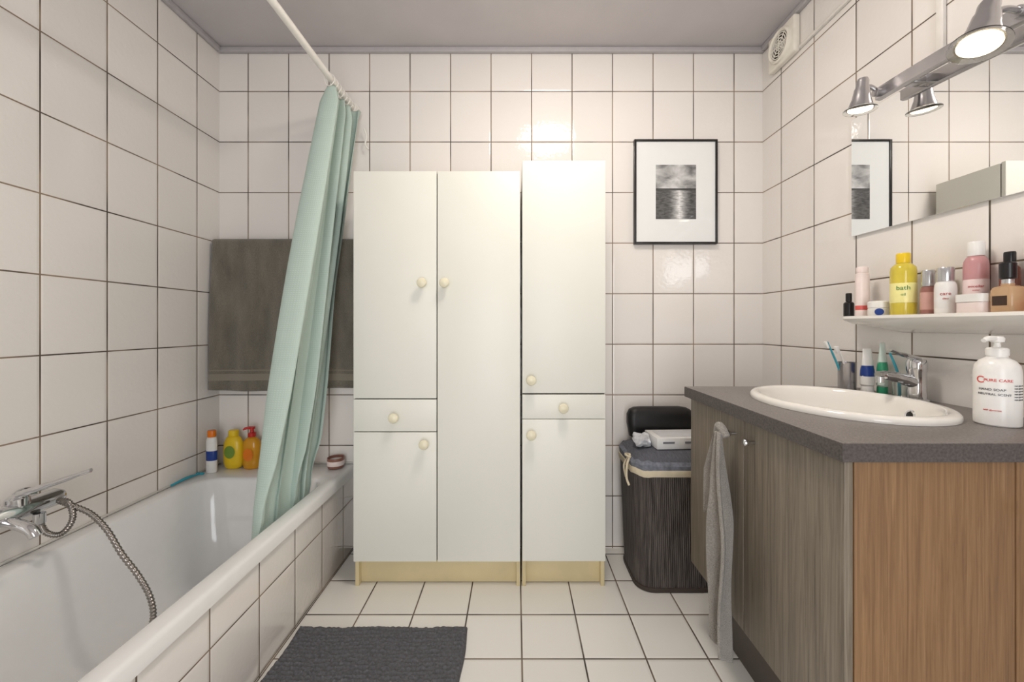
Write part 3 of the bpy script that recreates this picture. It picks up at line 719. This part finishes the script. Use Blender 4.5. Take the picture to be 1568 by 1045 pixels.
# tub corner bottles
TZ = .4205
o = bottle('sunscreen_bottle', -1.408, 1.832, TZ, .048, .195, W, OR, .16, label=BL, lab=(.35, .62), dr=.65, capr=.75, neck=.7)
b = B('shower_gel_bottle')
x, y = -1.350, 1.893
k = .78
b.lathe([(.040*k, .0003), (.050*k, .006), (.058*k, .03), (.060*k, .08), (.056*k, .12), (.042*k, .145), (.028*k, .152), (.026*k, .153), (.026*k, .176), (.023*k, .179), (0, .179)], YE, (x, y, TZ), None, 1, .6, 40)
b.lathe([(.0285*k, .1535), (.029*k, .156), (.028*k, .178), (.024*k, .181), (0, .181)], YE, (x, y, TZ), None, 1, .9, 30)
b.lathe([(0, .0), (.024, .0), (.025, .0015), (0, .002)], pm('dullgreen', (120, 150, 60)), (x, y-.0275, TZ+.082), RX(90), 1, 1.2, 30); b.done()
b = B('pump_shampoo_bottle')
x, y = -1.262, 1.893
k = .82
b.lathe([(.042*k, .0003), (.047*k, .006), (.050*k, .03), (.050*k, .10), (.046*k, .128), (.030*k, .142), (.016*k, .147), (.015*k, .152)], pm('gold', (232, 165, 40), .15, trans=.2), (x, y, TZ), None, 1, .7, 40)
b.lathe([(.017, .15), (.017, .168), (.009, .17), (.008, .184), (.013, .186), (.013, .196), (0, .198)], RD, (x, y, TZ), seg=28)
b.tube([(x, y, TZ+.191), (x-.018, y-.012, TZ+.192), (x-.030, y-.02, TZ+.186)], [.007, .006, .004], RD, 10, 5)
b.lathe([(0, .0), (.022, .0), (.023, .0015), (0, .002)], OR, (x, y-.0285, TZ+.07), RX(90), 1, 1.3, 30); b.done()
b = B('razor'); b.tube([(-1.445, 1.66, TZ+.008), (-1.437, 1.72, TZ+.014), (-1.428, 1.79, TZ+.010)], [.005, .006, .0045], TL, 10, 6)
b.box((-1.428, 1.790, TZ+.010), (.036, .012, .010), TL, .003, RZ(-8)); b.done()
b = B('candle_jar'); b.lathe([(.030, .0004), (.036, .004), (.039, .03), (.038, .05), (.036, .05), (.035, .036), (0, .034)], pm('clay', (140, 95, 80)), (-.862, 1.895, TZ), seg=36)
b.lathe([(0, .0345), (.034, .0345), (.034, .038), (0, .040)], W, (-.862, 1.895, TZ), seg=30); b.lathe([(.0392, .015), (.0397, .016), (.0397, .036), (.039, .037)], PWH, (-.862, 1.895, TZ), None, 1, 1, 36, False); b.done()

# ------------------------------------------------------------------ bath mat
m_mat = mat('charcoal_chenille', (94, 94, 98), .95, var=.25, nscale=160, bump=1.0, bscale=350)
b = B('bath_mat')
mx0, mx1, my0, my1 = -.782, -.172, .90, 1.432
def fm(u, v):
    x = mx0+(mx1-mx0)*u; y = my0+(my1-my0)*v
    e = min(u*(mx1-mx0), (1-u)*(mx1-mx0), v*(my1-my0), (1-v)*(my1-my0))
    h = .014*min(1, e/.012)**.5
    h += (.5+.5*math.sin(y*2*math.pi/.016))*.008*min(1, e/.01)*(.6+1.0*noise.noise(Vector((x*90, y*90, 0))))
    x += .003*math.sin(y*25); y += .003*math.sin(x*22) + .004*noise.noise(Vector((x*30, y*30, 3)))*(1 if e < .02 else .3)
    return (x, y, .001+max(0, h))
b.grid(fm, 200, 200, m_mat); b.done()

# ------------------------------------------------------------------ lights
m_dome = mat('opal_glass_lit', (255, 244, 232), .3, emis=42)
b = B('ceiling_lamp')
b.lathe([(.19, ZC-.0005), (.19, ZC-.02), (.175, ZC-.022)], m_white, (.22, 1.06, 0), seg=48, cap=False)
b.lathe([(.175, ZC-.020), (.170, ZC-.035), (.14, ZC-.055), (.08, ZC-.068), (0, ZC-.072)], m_dome, (.22, 1.06, 0), seg=48, cap=False)
b.done()
w = bpy.data.worlds.new('world'); scene.world = w; w.use_nodes = True
bg = w.node_tree.nodes['Background']; bg.inputs[0].default_value = (.95, .97, 1, 1); bg.inputs[1].default_value = 1.6
# added area fill in the rear doorway, behind the camera, brightens the room
ld = bpy.data.lights.new('added_doorway_fill', 'AREA'); ld.shape = 'RECTANGLE'; ld.size = .88; ld.size_y = 1.98; ld.energy = 24; ld.color = (.97, .98, 1.0)
lo = bpy.data.objects.new('added_doorway_fill', ld); scene.collection.objects.link(lo)
lo.location = ((DX0+DX1)/2, YR-.05, 1.02); lo.rotation_euler = (math.radians(90), 0, 0)

# ------------------------------------------------------------------ camera
cd = bpy.data.cameras.new('camera'); cam = bpy.data.objects.new('camera', cd); scene.collection.objects.link(cam)
cam.location = (0, 0, CAMZ); cam.rotation_euler = (math.radians(90), 0, 0)
cd.sensor_width = 36; cd.lens = 13.913; cd.shift_x = -.0038; cd.shift_y = -.0150; cd.clip_start = .02
scene.camera = cam
